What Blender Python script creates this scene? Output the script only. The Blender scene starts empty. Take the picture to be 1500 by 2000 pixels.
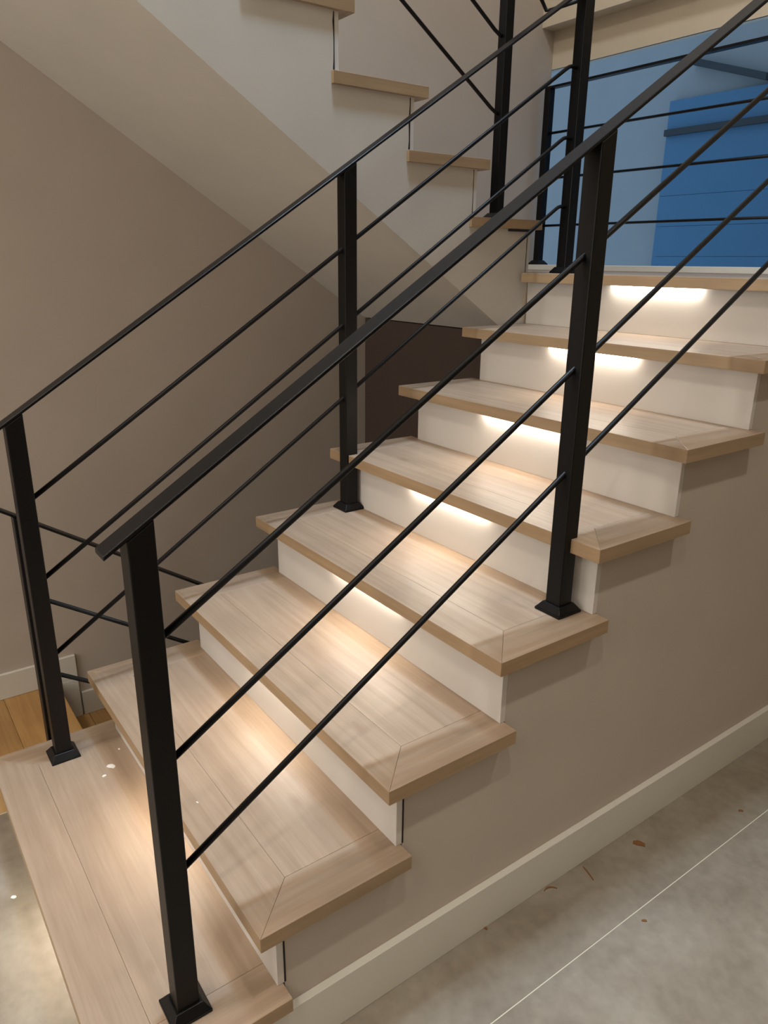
import bpy, bmesh, math, random
from mathutils import Vector, Matrix
C = bpy.context.scene.collection
sc = bpy.context.scene
random.seed(7)

# ------------------------------------------------------------------ camera
cam_d = bpy.data.cameras.new('camera'); cam = bpy.data.objects.new('camera', cam_d); C.objects.link(cam)
YAW, PIT, ROL, FPX = -0.9429, -0.3259, 0.0099, 1446.64
f = Vector((math.sin(YAW)*math.cos(PIT), math.cos(YAW)*math.cos(PIT), math.sin(PIT)))
rt = f.cross(Vector((0, 0, 1))).normalized(); up = rt.cross(f)
r2 = rt*math.cos(ROL) + up*math.sin(ROL); u2 = -rt*math.sin(ROL) + up*math.cos(ROL)
M = Matrix((r2, u2, -f)).transposed().to_4x4(); M.translation = Vector((1.938, -0.1287, 1.2579))
cam.matrix_world = M
cam_d.sensor_fit = 'HORIZONTAL'; cam_d.sensor_width = 36.0; cam_d.lens = FPX/1500*36.0
cam_d.clip_start = 0.02
sc.camera = cam

# ------------------------------------------------------------------ world / lights / exposure
W_ = bpy.data.worlds.new('dusk'); sc.world = W_; W_.use_nodes = True
bg = W_.node_tree.nodes['Background']; bg.inputs[0].default_value = (0.47, 0.68, 1.0, 1); bg.inputs[1].default_value = 1.05
sc.view_settings.view_transform = 'Standard'; sc.view_settings.look = 'None'
sc.view_settings.exposure = 0.0; sc.view_settings.gamma = 1.0; sc.view_settings.use_curve_mapping = False

def area(name, loc, size, power, col, shape='DISK', sy=None, direction=(0, 0, -1), spread=math.pi):
    d = bpy.data.lights.new(name, 'AREA'); d.shape = shape; d.size = size
    if sy: d.size_y = sy
    d.energy = power; d.color = col; d.spread = spread
    o = bpy.data.objects.new(name, d); C.objects.link(o); o.location = loc
    o.rotation_euler = Vector(direction).to_track_quat('-Z', 'Y').to_euler()
    return o
WARM = (1.0, 0.93, 0.83)
COOL = (0.44, 0.69, 1.0)
HALL = [(1.73, 0.30), (1.73, 1.40), (1.73, -0.9), (3.1, 0.30), (3.1, -1.6)]
for i, (x, y) in enumerate(HALL):
    area('hall_lamp', (x, y, 2.435), 0.08, 3.8, WARM, spread=math.radians(105))
area('hall_fill_area', (2.6, -1.7, 2.425), 1.2, 22.0, (1.0, 0.96, 0.90), 'SQUARE')  # added soft fill overhead behind the camera, no actual ceiling panel
area('front_fill_area', (0.6, -3.15, 1.45), 2.2, 57.0, (1.0, 0.97, 0.93), 'RECTANGLE', 1.5, direction=(0, 1, 0))  # unseen fill added to lift the left wall and soffit
area('stairwell_lamp', (0.60, 0.95, 4.9), 0.32, 18.0, COOL, spread=math.radians(75))
area('upper_wall_fill', (0.5, 0.6, 4.9), 0.6, 46.0, (0.93, 0.96, 1.0))  # extra wide fill added to brighten the upper wall and lintel
area('upper_well_fill', (0.3, -1.9, 4.9), 0.8, 60.0, (1.0, 0.95, 0.86))  # added fill high in the well, no actual fitting

# ------------------------------------------------------------------ materials
def new_mat(name):
    m = bpy.data.materials.new(name); m.use_nodes = True
    nt = m.node_tree; b = nt.nodes['Principled BSDF']
    return m, nt, b
def lin(c):
    return tuple(((v/255)/12.92 if v/255 <= 0.04045 else ((v/255+0.055)/1.055)**2.4) for v in c) + (1,)
def paint(name, col, var=0.03, rough=0.85, scale=6.0, bump=0.05):
    m, nt, b = new_mat(name); N = nt.nodes; L = nt.links
    tc = N.new('ShaderNodeTexCoord'); no = N.new('ShaderNodeTexNoise'); no.inputs['Scale'].default_value = scale
    no.inputs['Detail'].default_value = 4
    L.new(tc.outputs['Object'], no.inputs['Vector'])
    mx = N.new('ShaderNodeMix'); mx.data_type = 'RGBA'
    c = lin(col)
    mx.inputs[6].default_value = tuple(max(0, v*(1-var*2)) for v in c[:3]) + (1,)
    mx.inputs[7].default_value = tuple(min(1, v*(1+var*2)) for v in c[:3]) + (1,)
    L.new(no.outputs['Fac'], mx.inputs[0]); L.new(mx.outputs[2], b.inputs['Base Color'])
    b.inputs['Roughness'].default_value = rough
    n2 = N.new('ShaderNodeTexNoise'); n2.inputs['Scale'].default_value = 260; n2.inputs['Detail'].default_value = 2
    L.new(tc.outputs['Object'], n2.inputs['Vector'])
    bp = N.new('ShaderNodeBump'); bp.inputs['Strength'].default_value = bump; bp.inputs['Distance'].default_value = 0.001
    L.new(n2.outputs['Fac'], bp.inputs['Height']); L.new(bp.outputs[0], b.inputs['Normal'])
    return m
def wood(name, light, dark, axis, rough=0.42):
    m, nt, b = new_mat(name); N = nt.nodes; L = nt.links
    tc = N.new('ShaderNodeTexCoord'); oi = N.new('ShaderNodeObjectInfo')
    mp = N.new('ShaderNodeMapping')
    mp.inputs['Scale'].default_value = (0.8, 20, 20) if axis == 'x' else (20, 0.8, 20)
    add = N.new('ShaderNodeVectorMath'); add.operation = 'ADD'
    sc_ = N.new('ShaderNodeVectorMath'); sc_.operation = 'SCALE'
    cmb = N.new('ShaderNodeCombineXYZ')
    for k in range(3): L.new(oi.outputs['Random'], cmb.inputs[k])
    L.new(cmb.outputs[0], sc_.inputs[0]); sc_.inputs['Scale'].default_value = 37.0
    L.new(tc.outputs['Object'], add.inputs[0]); L.new(sc_.outputs[0], add.inputs[1])
    L.new(add.outputs[0], mp.inputs['Vector'])
    g = N.new('ShaderNodeTexNoise'); g.inputs['Scale'].default_value = 2.2; g.inputs['Detail'].default_value = 7
    g.inputs['Roughness'].default_value = 0.62; g.inputs['Distortion'].default_value = 0.5
    L.new(mp.outputs[0], g.inputs['Vector'])
    fine = N.new('ShaderNodeTexNoise'); fine.inputs['Scale'].default_value = 14; fine.inputs['Detail'].default_value = 3
    L.new(mp.outputs[0], fine.inputs['Vector'])
    big = N.new('ShaderNodeTexNoise'); big.inputs['Scale'].default_value = 4.5; big.inputs['Detail'].default_value = 2
    L.new(add.outputs[0], big.inputs['Vector'])
    r = N.new('ShaderNodeValToRGB')
    r.color_ramp.elements[0].position = 0.24; r.color_ramp.elements[0].color = lin(dark)
    r.color_ramp.elements[1].position = 0.66; r.color_ramp.elements[1].color = lin(light)
    L.new(g.outputs['Fac'], r.inputs[0])
    m1 = N.new('ShaderNodeMix'); m1.data_type = 'RGBA'; m1.blend_type = 'MULTIPLY'; m1.inputs[0].default_value = 0.16
    L.new(r.outputs[0], m1.inputs[6]); L.new(fine.outputs['Fac'], m1.inputs[7])
    # knots
    vo = N.new('ShaderNodeTexVoronoi'); vo.inputs['Scale'].default_value = 3.1
    mk = N.new('ShaderNodeMapping'); mk.inputs['Scale'].default_value = (1, 2.2, 1) if axis == 'x' else (2.2, 1, 1)
    L.new(add.outputs[0], mk.inputs['Vector']); L.new(mk.outputs[0], vo.inputs['Vector'])
    kr = N.new('ShaderNodeValToRGB')
    kr.color_ramp.elements[0].position = 0.02; kr.color_ramp.elements[0].color = (1, 1, 1, 1)
    kr.color_ramp.elements[1].position = 0.11; kr.color_ramp.elements[1].color = (0, 0, 0, 1)
    L.new(vo.outputs['Distance'], kr.inputs[0])
    km = N.new('ShaderNodeMath'); km.operation = 'MULTIPLY'; km.inputs[1].default_value = 0.45
    L.new(kr.outputs[0], km.inputs[0])
    m2 = N.new('ShaderNodeMix'); m2.data_type = 'RGBA'
    m2.inputs[7].default_value = lin((112, 78, 58))
    L.new(km.outputs[0], m2.inputs[0]); L.new(m1.outputs[2], m2.inputs[6])
    # slight tone change per board and in patches
    hs = N.new('ShaderNodeHueSaturation')
    mr = N.new('ShaderNodeMapRange'); mr.inputs[3].default_value = 0.93; mr.inputs[4].default_value = 1.06
    L.new(oi.outputs['Random'], mr.inputs[0])
    mb = N.new('ShaderNodeMapRange'); mb.inputs[1].default_value = 0.3; mb.inputs[2].default_value = 0.7
    mb.inputs[3].default_value = 0.90; mb.inputs[4].default_value = 1.06
    L.new(big.outputs['Fac'], mb.inputs[0])
    mm = N.new('ShaderNodeMath'); mm.operation = 'MULTIPLY'
    L.new(mr.outputs[0], mm.inputs[0]); L.new(mb.outputs[0], mm.inputs[1])
    L.new(mm.outputs[0], hs.inputs['Value']); L.new(m2.outputs[2], hs.inputs['Color'])
    L.new(hs.outputs[0], b.inputs['Base Color'])
    b.inputs['Roughness'].default_value = rough
    bp = N.new('ShaderNodeBump'); bp.inputs['Strength'].default_value = 0.12; bp.inputs['Distance'].default_value = 0.001
    L.new(g.outputs['Fac'], bp.inputs['Height']); L.new(bp.outputs[0], b.inputs['Normal'])
    return m
def stone(name):
    m, nt, b = new_mat(name); N = nt.nodes; L = nt.links
    tc = N.new('ShaderNodeTexCoord')
    n1 = N.new('ShaderNodeTexNoise'); n1.inputs['Scale'].default_value = 3.2; n1.inputs['Detail'].default_value = 6
    n1.inputs['Roughness'].default_value = 0.6; n1.inputs['Distortion'].default_value = 0.5
    L.new(tc.outputs['Object'], n1.inputs['Vector'])
    n2 = N.new('ShaderNodeTexNoise'); n2.inputs['Scale'].default_value = 34; n2.inputs['Detail'].default_value = 5
    L.new(tc.outputs['Object'], n2.inputs['Vector'])
    r = N.new('ShaderNodeValToRGB')
    r.color_ramp.elements[0].position = 0.33; r.color_ramp.elements[0].color = lin((122, 110, 94))
    r.color_ramp.elements[1].position = 0.66; r.color_ramp.elements[1].color = lin((146, 137, 122))
    L.new(n1.outputs['Fac'], r.inputs[0])
    mx = N.new('ShaderNodeMix'); mx.data_type = 'RGBA'; mx.blend_type = 'SOFT_LIGHT'; mx.inputs[0].default_value = 0.35
    L.new(r.outputs[0], mx.inputs[6]); L.new(n2.outputs['Fac'], mx.inputs[7]); L.new(mx.outputs[2], b.inputs['Base Color'])
    b.inputs['Roughness'].default_value = 0.55
    bp = N.new('ShaderNodeBump'); bp.inputs['Strength'].default_value = 0.08; bp.inputs['Distance'].default_value = 0.002
    L.new(n2.outputs['Fac'], bp.inputs['Height']); L.new(bp.outputs[0], b.inputs['Normal'])
    return m
def flat(name, col, rough=0.5, metal=0.0, emis=None, es=1.0):
    m, nt, b = new_mat(name)
    N = nt.nodes; L = nt.links
    no = N.new('ShaderNodeTexNoise'); no.inputs['Scale'].default_value = 40
    mr = N.new('ShaderNodeMapRange'); mr.inputs[3].default_value = max(0, rough-0.05); mr.inputs[4].default_value = min(1, rough+0.05)
    L.new(no.outputs['Fac'], mr.inputs[0]); L.new(mr.outputs[0], b.inputs['Roughness'])
    b.inputs['Base Color'].default_value = lin(col); b.inputs['Metallic'].default_value = metal
    if emis:
        b.inputs['Emission Color'].default_value = emis; b.inputs['Emission Strength'].default_value = es
    return m
M_WALL = paint('beige_wall_paint', (187, 175, 162))
M_UP = paint('pale_upper_wall_paint', (196, 189, 177))
M_RISER = paint('white_riser_paint', (206, 199, 190), rough=0.6)
M_TRIM = paint('cream_baseboard_paint', (212, 208, 196), rough=0.5)
M_SHADE = paint('shade_darkened_cellar_paint', (74, 60, 51))  # deep shade under the landing is put into this wall colour
M_CEIL = paint('ceiling_paint', (205, 192, 170))
M_WX = wood('oak_grain_lengthwise', (178, 155, 132), (156, 132, 108), 'x')
M_WY = wood('oak_grain_crosswise', (178, 155, 132), (156, 132, 108), 'y')
M_EX = wood('oak_edge_grain_lengthwise', (174, 146, 112), (154, 126, 93), 'x')
M_EY = wood('oak_edge_grain_crosswise', (174, 146, 112), (154, 126, 93), 'y')
M_WC = wood('warm_lit_cellar_oak', (190, 148, 92), (160, 116, 66), 'x')  # oak with the warmer cellar lighting put into its colour
M_STONE = stone('beige_stone_tile')
M_GROUT = paint('pale_grout', (206, 198, 178), rough=0.9)
M_BLACK = flat('black_powder_coat', (6, 6, 7), 0.42)
M_BLACK.node_tree.nodes['Principled BSDF'].inputs['Specular IOR Level'].default_value = 0.28
M_CRACK = flat('dark_open_joint', (30, 24, 20), 0.9)
M_LED = flat('led_diffuser', (255, 250, 240), 0.4, emis=(1.0, 0.93, 0.82, 1), es=24.0)
M_CAP = flat('led_end_cap', (225, 222, 215), 0.4)
M_LAMP = flat('downlight_disc', (255, 250, 240), 0.4, emis=(1.0, 0.85, 0.65, 1), es=6.0)
M_PALE = paint('pale_outdoor_render', (150, 152, 148))
M_BLUE = paint('blue_painted_panel', (69, 113, 140), rough=0.6)
M_DGRAY = flat('dark_outdoor_metal', (38, 46, 46), 0.6)
M_CHIP = flat('brown_wood_shaving', (120, 80, 42), 0.8)
M_SCRAP = flat('white_plaster_crumb', (232, 230, 226), 0.4)
M_GLASS, nt, b = new_mat('window_glass')
b.inputs['Base Color'].default_value = (0.9, 0.96, 1, 1); b.inputs['Roughness'].default_value = 0.0
b.inputs['Transmission Weight'].default_value = 1.0; b.inputs['IOR'].default_value = 1.12

# ------------------------------------------------------------------ helpers
def box(bm, x0, x1, y0, y1, z0, z1):
    v = [bm.verts.new(p) for p in ((x0,y0,z0),(x1,y0,z0),(x1,y1,z0),(x0,y1,z0),(x0,y0,z1),(x1,y0,z1),(x1,y1,z1),(x0,y1,z1))]
    for q in ((3,2,1,0),(4,5,6,7),(0,1,5,4),(1,2,6,5),(2,3,7,6),(3,0,4,7)): bm.faces.new([v[i] for i in q])
def prism(bm, pts, z0, z1):
    """vertical prism over a counter-clockwise xy polygon"""
    a = [bm.verts.new((x, y, z0)) for x, y in pts]; c = [bm.verts.new((x, y, z1)) for x, y in pts]
    n = len(pts)
    bm.faces.new(a[::-1]); bm.faces.new(c)
    for i in range(n): bm.faces.new((a[i], a[(i+1) % n], c[(i+1) % n], c[i]))
def prism_x(bm, pts, x0, x1):
    """prism along x over a yz polygon"""
    a = [bm.verts.new((x0, y, z)) for y, z in pts]; c = [bm.verts.new((x1, y, z)) for y, z in pts]
    n = len(pts)
    bm.faces.new(a); bm.faces.new(c[::-1])
    for i in range(n): bm.faces.new((a[(i+1) % n], a[i], c[i], c[(i+1) % n]))
def frustum(bm, cx, cy, z0, z1, a, c):
    v = [bm.verts.new((cx+s*h, cy+t*h, z)) for z, h in ((z0, a), (z1, c)) for s, t in ((-1,-1),(1,-1),(1,1),(-1,1))]
    for q in ((3,2,1,0),(4,5,6,7),(0,1,5,4),(1,2,6,5),(2,3,7,6),(3,0,4,7)): bm.faces.new([v[i] for i in q])
def tube(bm, pts, r, n=10):
    rings = []
    for i, p in enumerate(pts):
        p = Vector(p)
        d = (Vector(pts[min(i+1, len(pts)-1)]) - Vector(pts[max(i-1, 0)])).normalized()
        s = d.cross(Vector((0, 0, 1)))
        if s.length < 1e-4: s = Vector((1, 0, 0))
        s.normalize(); t = s.cross(d)
        rings.append([bm.verts.new(p + s*math.cos(2*math.pi*k/n)*r + t*math.sin(2*math.pi*k/n)*r) for k in range(n)])
    for A, B in zip(rings, rings[1:]):
        for k in range(n):
            fc = bm.faces.new((A[k], A[(k+1) % n], B[(k+1) % n], B[k])); fc.smooth = True
    bm.faces.new(rings[0]); bm.faces.new(rings[-1][::-1])
def obj(name, bm, mat, parent=None, bevel=0.0, seg=1, mats=None):
    bmesh.ops.recalc_face_normals(bm, faces=bm.faces)
    if bevel:
        es = [e for e in bm.edges if len(e.link_faces) == 2 and e.calc_face_angle(0) > 0.5]
        bmesh.ops.bevel(bm, geom=es, offset=bevel, segments=seg, affect='EDGES', profile=0.5)
    me = bpy.data.meshes.new(name); bm.to_mesh(me); bm.free()
    me.materials.append(mat)
    for m in mats or []: me.materials.append(m)
    o = bpy.data.objects.new(name, me); C.objects.link(o)
    if parent: o.parent = parent; o.matrix_parent_inverse = parent.matrix_world.inverted()
    return o
def thing(name, label, cat, loc=(0, 0, 0), group=None):
    o = bpy.data.objects.new(name, None); C.objects.link(o); o.location = loc; o.empty_display_size = 0.1
    o.matrix_world = Matrix.Translation(Vector(loc))
    o['label'] = label; o['category'] = cat
    if group: o['group'] = group
    return o
def tag(o, label, cat, group=None):
    o['label'] = label; o['category'] = cat
    if group: o['group'] = group
    return o
def struct(name, bm, mat, label=None, cat=None, parent=None, bevel=0.0):
    o = obj(name, bm, mat, parent, bevel)
    if not parent: o['kind'] = 'structure'
    if label: o['label'] = label
    if cat: o['category'] = cat
    return o
def NB(): return bmesh.new()

# ------------------------------------------------------------------ measured stair geometry (metres)
G, RISE, TW, TT, TD = 0.2664, 0.175, 1.0518, 0.0314, 0.3229
RF, MS = 0.045, 0.060            # riser face and masonry step, behind the nosing
XM0, XM1 = 0.050, 1.015          # masonry block under the main flight
XL, YB = -0.92, 2.93             # far wall and window wall
ZF = -RISE                       # tile floor
YE, ZS = 1.822, 1.02             # end of the sloping soffit
GB, YN1 = 0.2635, 1.955          # upper flight: tread depth, first nosing
XB = -0.012                      # side face of the upper flight
ZL = 7*RISE                      # landing

# ------------------------------------------------------------------ setting
fl = None
bm = NB(); box(bm, 0.0, 4.5, -0.45, 3.2, ZF-0.12, ZF-0.0008); box(bm, -0.92, 4.5, -3.2, -0.45, ZF-0.12, ZF-0.0008)
fl = struct('floor', bm, M_GROUT, 'beige stone tile floor around the foot of the oak stairs', 'floor')
XJ = [-1.197, 0.003, 1.203, 2.403, 3.603, 4.803]; YJ = [-3.25, -1.45, 0.35, 2.15, 3.95]; gj = 0.0014
for i in range(len(XJ)-1):
    for j in range(len(YJ)-1):
        x0, x1 = max(XJ[i], -0.92)+gj, min(XJ[i+1], 4.5)-gj
        y0, y1 = max(YJ[j], -3.2)+gj, min(YJ[j+1], 3.2)-gj
        if x1 < 0.01 and y0 > -0.45: continue
        if x1 < 0.01: y1 = min(y1, -0.45)
        if x0 > -0.1 and x0 < 1.0 and j == 3: continue
        bm = NB(); box(bm, x0, x1, y0, y1, ZF-0.0007, ZF)
        obj('tile', bm, M_STONE, fl)
bm = NB(); box(bm, XL-0.15, XL, -3.2, YB, -3.0, 5.0)
struct('wall_left', bm, M_WALL, 'plain beige wall far behind the railings, running up beside the upper flight', 'wall')
bm = NB()
box(bm, -2.2, 4.5, YB, YB+0.05, -3.0, 1.235)
box(bm, -2.2, 4.5, YB, YB+0.04, 2.150, 5.0)
box(bm, -2.2, -1.9, YB, YB+0.04, 1.235, 2.150)
box(bm, 1.05, 4.5, YB, YB+0.2, 1.235, 2.150)
struct('wall_back', bm, M_CEIL, 'cream lintel wall above the blue window at the landing', 'wall')
bm = NB(); box(bm, XL, 1.1, 2.845, YB, 2.312, 5.0)
struct('ceiling_bulkhead', bm, M_CEIL)
bm = NB(); box(bm, XL-0.15, 4.65, -3.35, -3.2, -3.0, 5.0); struct('wall_front', bm, M_WALL)
bm = NB(); box(bm, 4.5, 4.65, -3.2, YB+0.2, -0.3, 5.0); struct('wall_right', bm, M_WALL)
bm = NB(); box(bm, XL-0.15, 4.65, -3.35, YB+0.2, 5.0, 5.1); struct('ceiling', bm, M_CEIL)
bm = NB(); box(bm, 1.25, 4.5, -3.2, YB, 2.45, 2.65); struct('ceiling_hall', bm, M_CEIL)
bm = NB(); box(bm, 1.25, 1.35, -3.2, YB, 2.65, 5.0); struct('wall_stairwell', bm, M_UP)

# stepped masonry block carrying the main flight: its right face is the beige wall under the treads
pts = [(MS, ZF)]
for k in range(8):
    z = k*RISE - TT
    pts.append((k*G+MS, z))
    pts.append(((k+1)*G+MS, z) if k < 7 else (YB-0.001, z))
pts += [(YB-0.001, ZF)]
st = thing('staircase', 'main flight of light oak treads with cream risers climbing from the tile floor', 'staircase', (0.5, 0.0, ZF))
bm = NB(); prism_x(bm, pts, XM0, XM1)
obj('stepped_side_wall', bm, M_WALL, st)
bm = NB(); box(bm, 1.015, 1.031, MS, YB, ZF, ZF+0.120)
o = struct('baseboard_right', bm, M_TRIM, 'cream baseboard between the beige stair wall and the stone floor', 'baseboard', bevel=0.0012)
# landing slab and the dark end wall of the cellar stair below it
bm = NB(); box(bm, XL, XB-0.001, YN1-MS+0.001, YB-0.001, 1.016, ZL-TT); struct('trim_landing_slab', bm, M_CEIL)
bm = NB(); box(bm, XL, XM0-0.001, YE+0.008, YB-0.001, -3.0, 1.015); struct('wall_cellar_end', bm, M_SHADE, 'wall under the landing, its colour darkened for the deep shade', 'wall')
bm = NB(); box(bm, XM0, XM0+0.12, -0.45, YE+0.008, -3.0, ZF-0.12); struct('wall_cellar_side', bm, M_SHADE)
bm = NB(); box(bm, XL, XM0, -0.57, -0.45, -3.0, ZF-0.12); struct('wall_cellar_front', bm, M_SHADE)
# landing boards
bm = NB(); box(bm, 0.0, TW, 7*G+0.004, YB, ZL-TT+0.0, ZL-TT+0.006)
ld = struct('floor_landing', bm, M_WX, 'oak landing floor at the head of the main flight with a thick front edge', 'floor')
bm = NB(); prism(bm, [(0.0, 7*G), (1.06, 7*G), (1.06, 7*G+0.0975), (0.0, 7*G+0.0975)], ZL-TT+0.0, ZL); o = obj('nosing_board', bm, M_WX, ld, 0.001, mats=[M_EX])
for p in o.data.polygons:
    if abs(p.normal.z) < 0.35: p.material_index = 1
y = 7*G+0.0985
while y < YB-0.01:
    y1 = min(y+0.18, YB-0.001)
    bm = NB(); box(bm, 0.0, 1.06, y, y1-0.001, ZL-TT+0.0062, ZL); obj('board', bm, M_WX, ld, 0.0008)
    if y > 1.97:
        bm = NB(); box(bm, XL, -0.001, y, y1-0.001, ZL-TT+0.0062, ZL); obj('board', bm, M_WX, ld, 0.0008)
    y = y1
# window: low sill kerb, frame and glass
bm = NB(); box(bm, XL, 1.05, 2.80, YB, ZL, ZL+0.026)
struct('trim_window_kerb', bm, M_TRIM, 'low white kerb below the blue window, carrying the rear railing', 'sill', bevel=0.002)
w1 = NB(); box(w1, -1.9, 1.05, YB+0.004, YB+0.012, 1.235, 2.150)
w1 = struct('window_1', w1, M_GLASS, 'wide dusk blue glass pane behind the landing railing', 'window')
# outdoors seen through the glass
bm = NB(); box(bm, -9.0, 4.0, 5.95, 6.1, -0.5, 5.5)
struct('wall_outside', bm, M_PALE, 'pale grey outdoor wall seen through the window', 'wall')
bs = thing('roller_shutter', 'large blue shutter on the pale outdoor wall, seen through the right of the window', 'shutter', (0.0, 5.92, -0.4))
for i in range(12):
    z0 = -0.4 + i*0.2465
    bm = NB(); box(bm, -2.335, 3.0, 5.90, 5.948, z0, z0+0.2445); obj('slat', bm, M_BLUE, bs, 0.0015)
bm = NB(); box(bm, -2.335, 3.0, 5.86, 5.899, 2.285, 2.335); obj('crossbar', bm, M_DGRAY, bs, 0.003)

# ------------------------------------------------------------------ treads
def edged(o):
    for p in o.data.polygons:
        if abs(p.normal.z) < 0.35: p.material_index = 1
    return o
def tread(parent, k, x0, x1, yn, z, d, mir=1, edge=0.095, front=0.098, label=None):
    """backing with a mitred front board, two end boards and one field board; mir=-1: nosing faces +y"""
    Y = lambda v: yn + mir*v
    bm = NB(); a, b_ = sorted((Y(0.003), Y(d-0.003))); box(bm, x0+0.003, x1-0.003, a, b_, z-TT, z-TT+0.005)
    t = obj('tread', bm, M_WX, parent)
    g = 0.0002; zb = z-TT+0.0052
    def poly(name, P, m):
        P = [(x, Y(v)) for x, v in P]
        if mir < 0: P = P[::-1]
        bm = NB(); prism(bm, P, zb-0.005, z); return edged(obj(name, bm, m, t, 0.0006, mats=[M_EX if m is M_WX else M_EY]))
    poly('board', [(x0+g, 0), (x1-g, 0), (x1-edge-g, front-g), (x0+edge+g, front-g)], M_WX)
    poly('board', [(x1, g), (x1, d), (x1-edge+g, d), (x1-edge+g, front+g)], M_WY)
    poly('board', [(x0, d), (x0, g), (x0+edge-g, front+g), (x0+edge-g, d)], M_WY)
    poly('board', [(x0+edge+g, front+g), (x1-edge-g, front+g), (x1-edge-g, d), (x0+edge+g, d)], M_WX)
    return t
for k in range(7):
    tread(st, k, 0.0, TW, k*G, k*RISE, TD)
for k in range(8):
    bm = NB(); box(bm, XM0 if k < 7 else -0.008, XM1, k*G+RF, k*G+MS, (k-1)*RISE, k*RISE-TT)
    ri = obj('riser', bm, M_RISER, st, 0.0008)
    if k in (1, 2):
        bm = NB(); box(bm, XM1-0.0005, XM1+0.0012, k*G+MS-0.001, k*G+MS+(0.0022 if k in (1, 2) else 0.001), (k-1)*RISE+0.002, k*RISE-TT-0.002)
        obj('open_joint', bm, M_CRACK, ri)

# upper flight (rises toward the camera side, seen from its side and from below)
bm = NB()
NBT = 11
pts = [(YE+0.008, ZS)]
pts.append((YN1-MS, ZS)); 
for k in range(1, NBT+1):
    zt = ZL + k*RISE - TT
    pts.append((YN1-MS-GB*(k-1), zt)); pts.append((YN1-MS-GB*k, zt))
yt = YN1-MS-GB*NBT
pts.append((yt, ZS+0.64*(YE-yt))); pts.append((YE, ZS+0.0))
pts = [pts[0]] + pts[1:]
flight_bm = bm
us = thing('upper_staircase', 'upper flight of oak treads seen from the side, rising over the cellar stair', 'staircase', (-0.45, 1.9, ZL))
prism_x(flight_bm, pts, XL+0.001, XB); obj('sloping_soffit', flight_bm, M_UP, us)
for k in range(1, NBT+1):
    tread(us, k, XL+0.002, 0.0, YN1-GB*(k-1), ZL+k*RISE, 0.334, mir=-1)
    bm = NB(); yr = YN1-GB*(k-1)
    box(bm, XL+0.002, XB, yr-MS, yr-RF, ZL+(k-1)*RISE, ZL+k*RISE-TT)
    ri = obj('riser', bm, M_RISER, us, 0.0008)
    bm = NB(); w = 0.004 if k in (3, 4) else 0.0018
    pz = [ZL+(k-1)*RISE+0.003 + i*(RISE-TT-0.006)/6 for i in range(7)]
    L_ = [(yr-MS+0.0005, z) for z in pz]; R_ = [(yr-MS-w*random.uniform(0.35, 1.3), z) for z in pz[::-1]]
    prism_x(bm, L_+R_, XB-0.001, XB+0.0012)
    obj('open_joint', bm, M_CRACK, ri)
bm = NB(); box(bm, XB-0.001, 0.0, 1.80, 1.905, ZL+RISE-TT-0.008, ZL+RISE-TT-0.001); obj('open_joint', bm, M_CRACK, us)

# cellar flight (goes down under the upper flight)
cs = thing('cellar_staircase', 'oak cellar steps, tinted for their warm light, descending beside the lowest tread of the main flight', 'staircase', (-0.45, 0.0, -0.35))
for k in range(1, 6):
    z = ZF - k*RISE; yn = 0.337 + (k-1)*G
    y0 = yn-0.33 if k > 1 else -0.448
    bm = NB(); box(bm, XL+0.001, XM0-0.001, y0, yn, z-TT, z-TT+0.005); t = obj('tread', bm, M_WC, cs)
    w = (yn-y0)/(2 if k > 1 else 4)
    for i in range(2 if k > 1 else 4):
        bm = NB(); box(bm, XL+0.001, XM0-0.001, y0+i*w, y0+(i+1)*w-0.001, z-TT+0.0052, z); obj('board', bm, M_WC, t, 0.0008)
    bm = NB(); box(bm, XL+0.001, XM0-0.001, yn-0.06, yn-0.045, z-RISE, z-TT-0.0); obj('riser', bm, M_TRIM, cs)
bm = NB(); box(bm, XL+0.001, XM0-0.001, -0.4485, -0.44, -0.35, ZF-0.13); obj('riser', bm, M_TRIM, cs)
for k in range(1, 6):
    z = ZF - k*RISE; yn = 0.337 + (k-1)*G
    y0 = (-0.43 if k == 1 else yn-G+0.085); y1 = yn+0.078
    bm = NB(); box(bm, XL, XL+0.014, y0, y1, z-(0.0 if k > 5 else 0.0), z+0.105)
    if k < 6: box(bm, XL, XL+0.014, yn+0.002, y1, z-RISE, z)
    struct('baseboard_left', bm, M_TRIM, None, None, None, 0.002)

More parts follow.
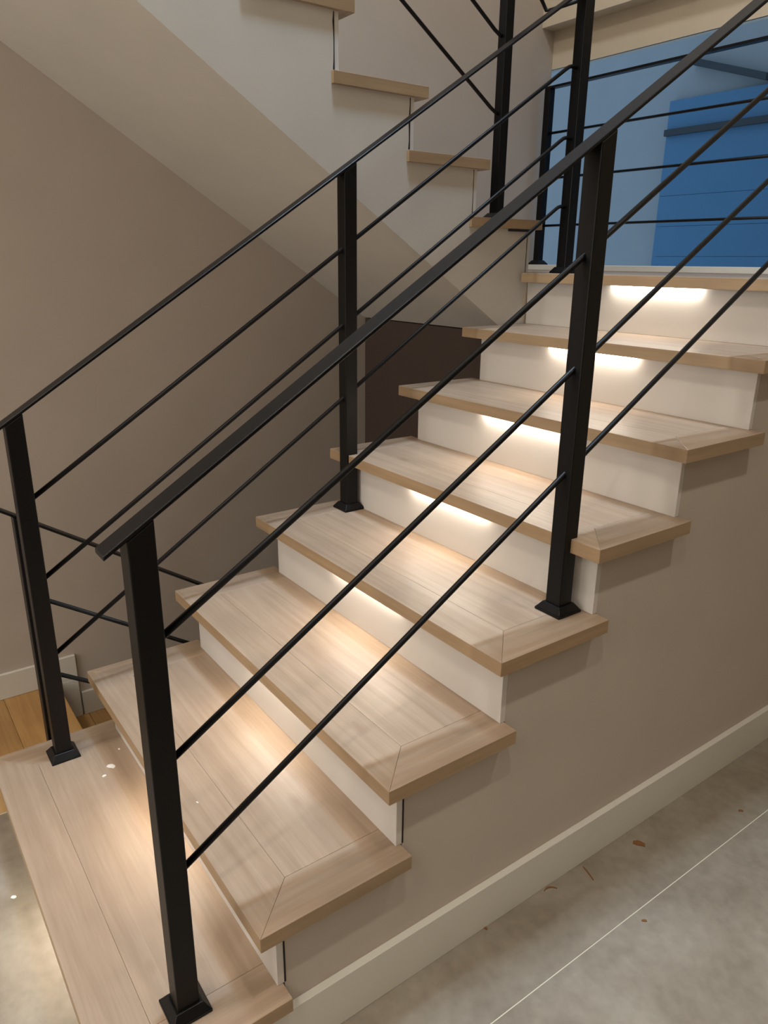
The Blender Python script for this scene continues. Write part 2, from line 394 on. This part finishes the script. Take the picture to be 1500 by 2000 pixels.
# ------------------------------------------------------------------ riser lights
names = ['lowest tread, lighting the stone floor', 'second tread from the bottom', 'third tread from the bottom', 'fourth tread from the bottom',
         'fourth tread from the top', 'third tread from the top counting the landing', 'tread just below the landing', 'landing edge']
names = ['LED bar under the lowest tread, its light spilling on the stone floor',
         'LED bar hidden under the second lowest tread, behind the foremost black post',
         'LED bar hidden under the third lowest tread, above a warm glow',
         'LED bar under the fourth lowest tread, the one carrying the right mid post',
         'LED bar under the tread directly above the two mid posts',
         'LED bar crossed by the right mid post, third below the landing',
         'LED bar under the tread just below the landing, partly behind the right post',
         'LED bar under the front edge of the landing, topmost and fully visible']
for k in range(8):
    y = k*G+RF; z = k*RISE-TT
    t = thing('led_bar', names[k], 'light', (0.52, y-0.008, z), 'LED bars under the stair nosings')
    bm = NB(); box(bm, 0.370, 0.670, y-0.014, y-0.002, z-0.0055, z-0.0008); obj('diffuser', bm, M_LED, t, 0.0008)
    for x in (0.365, 0.670):
        bm = NB(); box(bm, x, x+0.005, y-0.016, y-0.0008, z-0.008, z-0.0004); obj('end_cap', bm, M_LED if k > 3 else M_CAP, t, 0.0006)
    a = area('led_glow', (0.52, y-0.009, z-0.0075), 0.30, 0.15, (1.0, 0.88, 0.77), 'RECTANGLE', 0.006)
    a.parent = t; a.matrix_parent_inverse = t.matrix_world.inverted()

# hall downlights
for i, (x, y) in enumerate(HALL):
    bm = NB()
    bmesh.ops.create_cone(bm, cap_ends=True, segments=32, radius1=0.048, radius2=0.048, depth=0.004, matrix=Matrix.Translation((x, y, 2.448)))
    o = obj('downlight', bm, M_LAMP)
    tag(o, 'round recessed hall downlight, ' + ['beside the second and third treads', 'beside the landing end of the stairs', 'above the near end of the hall by the stairs',
        'far out in the hall, level with the lowest tread', 'far out in the hall, behind the viewer'][i], 'light', 'hall ceiling downlights')

# ------------------------------------------------------------------ railings
HP = 0.02
def post(parent, x, y, z0, z1, h=HP, plate=True, slope=0.0):
    bm = NB()
    v = [bm.verts.new((x+s*h, y+t*h, z0+0.001)) for s, t in ((-1,-1),(1,-1),(1,1),(-1,1))] + \
        [bm.verts.new((x+s*h, y+t*h, z1+slope*t*h)) for s, t in ((-1,-1),(1,-1),(1,1),(-1,1))]
    for q in ((3,2,1,0),(4,5,6,7),(0,1,5,4),(1,2,6,5),(2,3,7,6),(3,0,4,7)): bm.faces.new([v[i] for i in q])
    p = obj('post', bm, M_BLACK, parent, 0.0022, 2)
    if plate:
        bm = NB(); box(bm, x-0.036, x+0.036, y-0.036, y+0.036, z0+0.0003, z0+0.006); frustum(bm, x, y, z0+0.006, z0+0.021, 0.035, h+0.004)
        obj('base_cover', bm, M_BLACK, p, 0.0008)
    return p
def bar(parent, x, y0, z0, y1, z1, half=0.02, th=0.008, name='handrail'):
    """flat bar sloping in the yz plane; z is the top face"""
    bm = NB()
    v = [bm.verts.new((x+s*half, y, z-dz)) for y, z in ((y0, z0), (y1, z1)) for s, dz in ((-1, th), (1, th), (1, 0), (-1, 0))]
    for q in ((0,1,2,3),(7,6,5,4),(0,4,5,1),(1,5,6,2),(2,6,7,3),(3,7,4,0)): bm.faces.new([v[i] for i in q])
    return obj(name, bm, M_BLACK, parent, 0.0012)
def rod(parent, pts, r=0.006):
    bm = NB(); tube(bm, pts, r); return obj('rod', bm, M_BLACK, parent)

# right railing of the main flight
XR = 0.955
rr = thing('stair_railing', 'near black metal railing along the open right edge of the main flight', 'railing', (XR, 0.16, 0.0))
zr = lambda y: 0.882 + 0.631*(y-0.109)
YP2, YP3 = 1.066, 1.985
for yp, zb_ in ((0.160, 0.0), (YP2, 3*RISE), (YP3, ZL)):
    post(rr, XR, yp, zb_, zr(yp)-0.008, slope=0.631)
bar(rr, XR, 0.107, zr(0.107), YP3+0.03, zr(YP3+0.03))
for z0 in (0.731, 0.518, 0.302):
    rod(rr, [(XR, 0.17, z0-0.014*0.628), (XR, YP3, z0+0.626*(YP3-0.184))])
# left railing of the main flight
XQ = 0.088
lr = thing('stair_railing', 'black metal railing along the left edge of the main flight, beside the well', 'railing', (XQ, 0.16, 0.0))
zq = lambda y: 0.904 + 0.643*(y-0.14)
for yp, zb_, zt in ((0.162, 0.0, None), (1.078, 3*RISE, None), (1.985, ZL, 2.43)):
    post(lr, XQ, yp, zb_, (zq(yp)-0.008) if zt is None else zt, slope=0.643 if zt is None else 0)
bar(lr, XQ, 0.03, zq(0.03), 1.985-0.02, zq(1.985-0.02))
for z0 in (0.721, 0.514, 0.304):
    z = lambda y: z0 + 0.651*(y-0.187)
    rod(lr, [(XQ, 0.17, z(0.17)), (XQ, 1.915, z(1.915)), (XQ, 1.930, z(1.930)-0.001), (XQ, 1.940, z(1.933)), (XQ, 1.985, z(1.933))])
# upper flight railing
XU, YU = -0.078, 1.803
ur = thing('stair_railing', 'black metal railing of the upper flight, crossing behind at the top', 'railing', (XU, YU, ZL+RISE))
zu = lambda y: 2.40 - 0.64*(y-YU)
post(ur, XU, YU, ZL+RISE, zu(YU)-0.008, h=0.0175, slope=-0.64)
post(ur, XU, YU-4*GB, ZL+5*RISE, zu(YU-4*GB)-0.008, h=0.0175, slope=-0.64)
bar(ur, XU, YU+0.12, zu(YU+0.12), YU-1.3, zu(YU-1.3))
for zp in (1.725, 1.948):
    rod(ur, [(XU, YU, zp), (XU, YU-0.03, zp+0.006), (XU, YU-0.05, zp+0.016), (XU, YU-1.25, zp+0.016+1.2*0.64)])
rod(ur, [(XU, YU-1.25, 2.178+1.25*0.63), (XU, 1.955, 2.178-(1.955-YU)*0.63), (XU, 1.982, 2.055), (XU+0.02, 1.985, 2.053), (XQ, 1.985, 2.053)])
# landing railing in front of the window
YW = 2.865
wr = thing('landing_railing', 'thin black railing along the landing in front of the blue window', 'railing', (-0.85, YW, ZL+0.026))
post(wr, -0.862, YW, ZL+0.026, 2.050, h=0.0175)
post(wr, 1.0, YW, ZL+0.026, 2.050, h=0.0175)
bm = NB(); box(bm, -0.88, 1.02, YW-0.0175, YW+0.0175, 2.050, 2.060); obj('handrail', bm, M_BLACK, wr, 0.001)
for z in (1.857, 1.655, 1.437): rod(wr, [(-0.86, YW, z), (1.0, YW, z-0.006)], 0.006)
# cellar flight railing
XC = -0.045
cr = thing('cellar_railing', 'black metal railing sloping down with the cellar steps, at the far left', 'railing', (XC, 0.165, -0.35))
zc = lambda y: 0.611 - 0.655*(y-0.205)
post(cr, XC, 0.168, -0.35, zc(0.168)-0.008, slope=-0.655)
post(cr, XC, 1.23, -0.35-4*RISE, zc(1.23)-0.008, slope=-0.655)
bar(cr, XC, -0.42, zc(-0.42), 1.5, zc(1.5), half=0.016)
for dz in (0.222, 0.447): rod(cr, [(XC, 0.16, zc(0.16)-dz), (XC, 1.45, zc(1.45)-dz)])

# slanting awning arm fixed to the outdoor wall
bm = NB()
v = [bm.verts.new(p) for p in ((-2.17,5.86,2.795),(-1.5,5.86,2.575),(-1.5,5.949,2.575),(-2.17,5.949,2.795),(-2.15,5.86,2.84),(-1.5,5.86,2.625),(-1.5,5.949,2.625),(-2.15,5.949,2.84))]
for q in ((3,2,1,0),(4,5,6,7),(0,1,5,4),(1,2,6,5),(2,3,7,6),(3,0,4,7)): bm.faces.new([v[i] for i in q])
tag(obj('awning_arm', bm, M_DGRAY, None, 0.003), 'dark slanting bar on the pale outdoor wall above the blue shutter', 'bar')

# ------------------------------------------------------------------ crumbs on floor and treads
def chip(x, y, z, L, w, ang, mat, label, cat, name, bend=0.3, grp=None):
    bm = NB(); n = 6; top = []; 
    for i in range(n+1):
        t = i/n - 0.5
        px, py = t*L, bend*L*(0.25 - t*t)
        ww = w*(0.35+0.65*math.cos(t*2.6))*random.uniform(0.8, 1.2)/2
        top.append(((px, py+ww), (px, py-ww)))
    c, s = math.cos(ang), math.sin(ang)
    P = [a for a, _ in top] + [b for _, b in top[::-1]]
    P = [(x+c*a-s*b, y+s*a+c*b) for a, b in P][::-1]
    prism(bm, P, z, z+0.0018)
    return tag(obj(name, bm, mat), label, cat, grp)
gs = 'wood crumbs on the stone floor'
chip(1.075, 1.330, ZF, 0.030, 0.020, 0.6, M_CHIP, 'largest brown wood shaving lying on the stone floor by the baseboard', 'shaving', 'wood_shaving', 0.3, gs)
chip(1.044, 1.028, ZF, 0.034, 0.004, 1.2, M_CHIP, 'thin curled wood shaving close against the baseboard', 'shaving', 'wood_shaving', 0.9, gs)
chip(1.063, 1.143, ZF, 0.045, 0.003, -0.3, M_CHIP, 'long straight wood sliver on the stone floor near the baseboard', 'shaving', 'wood_shaving', 0.1, gs)
chip(1.033, 0.824, ZF, 0.010, 0.007, 0.2, M_CHIP, 'tiny dark crumb at the foot of the baseboard, nearest the bottom tread', 'shaving', 'wood_shaving', 0.2, gs)
chip(1.230, 1.137, ZF, 0.012, 0.006, 0.9, M_CHIP, 'tiny dark crumb just beyond the grout line of the floor', 'shaving', 'wood_shaving', 0.2, gs)
chip(1.162, 1.667, ZF, 0.012, 0.008, 0.9, M_CHIP, 'tiny brown crumb far back on the stone floor at the right', 'shaving', 'wood_shaving', 0.2, gs)
chip(0.324, -0.028, ZF, 0.012, 0.009, 0.9, M_SCRAP, 'small white crumb on the stone floor in front of the lowest tread', 'crumb', 'plaster_crumb', 0.1)
o = chip(0.212, 0.250, 0.0, 0.022, 0.016, 0.7, M_SCRAP, 'white flake on the lowest tread near the left rear corner', 'crumb', 'plaster_crumb', 0.4)
chip(0.675, 0.310, RISE, 0.007, 0.002, 0.4, M_SCRAP, 'tiny pale fleck on the second lowest tread', 'crumb', 'plaster_crumb', 0.4)
chip(0.240, 0.225, 0.0, 0.010, 0.006, 1.7, M_SCRAP, 'smaller white fleck beside the white flake on the lowest tread', 'crumb', 'plaster_crumb', 0.2)
chip(0.150, 0.290, 0.0, 0.006, 0.004, 0.4, M_SCRAP, 'tiny white fleck against the riser behind the lowest tread', 'crumb', 'plaster_crumb', 0.2)
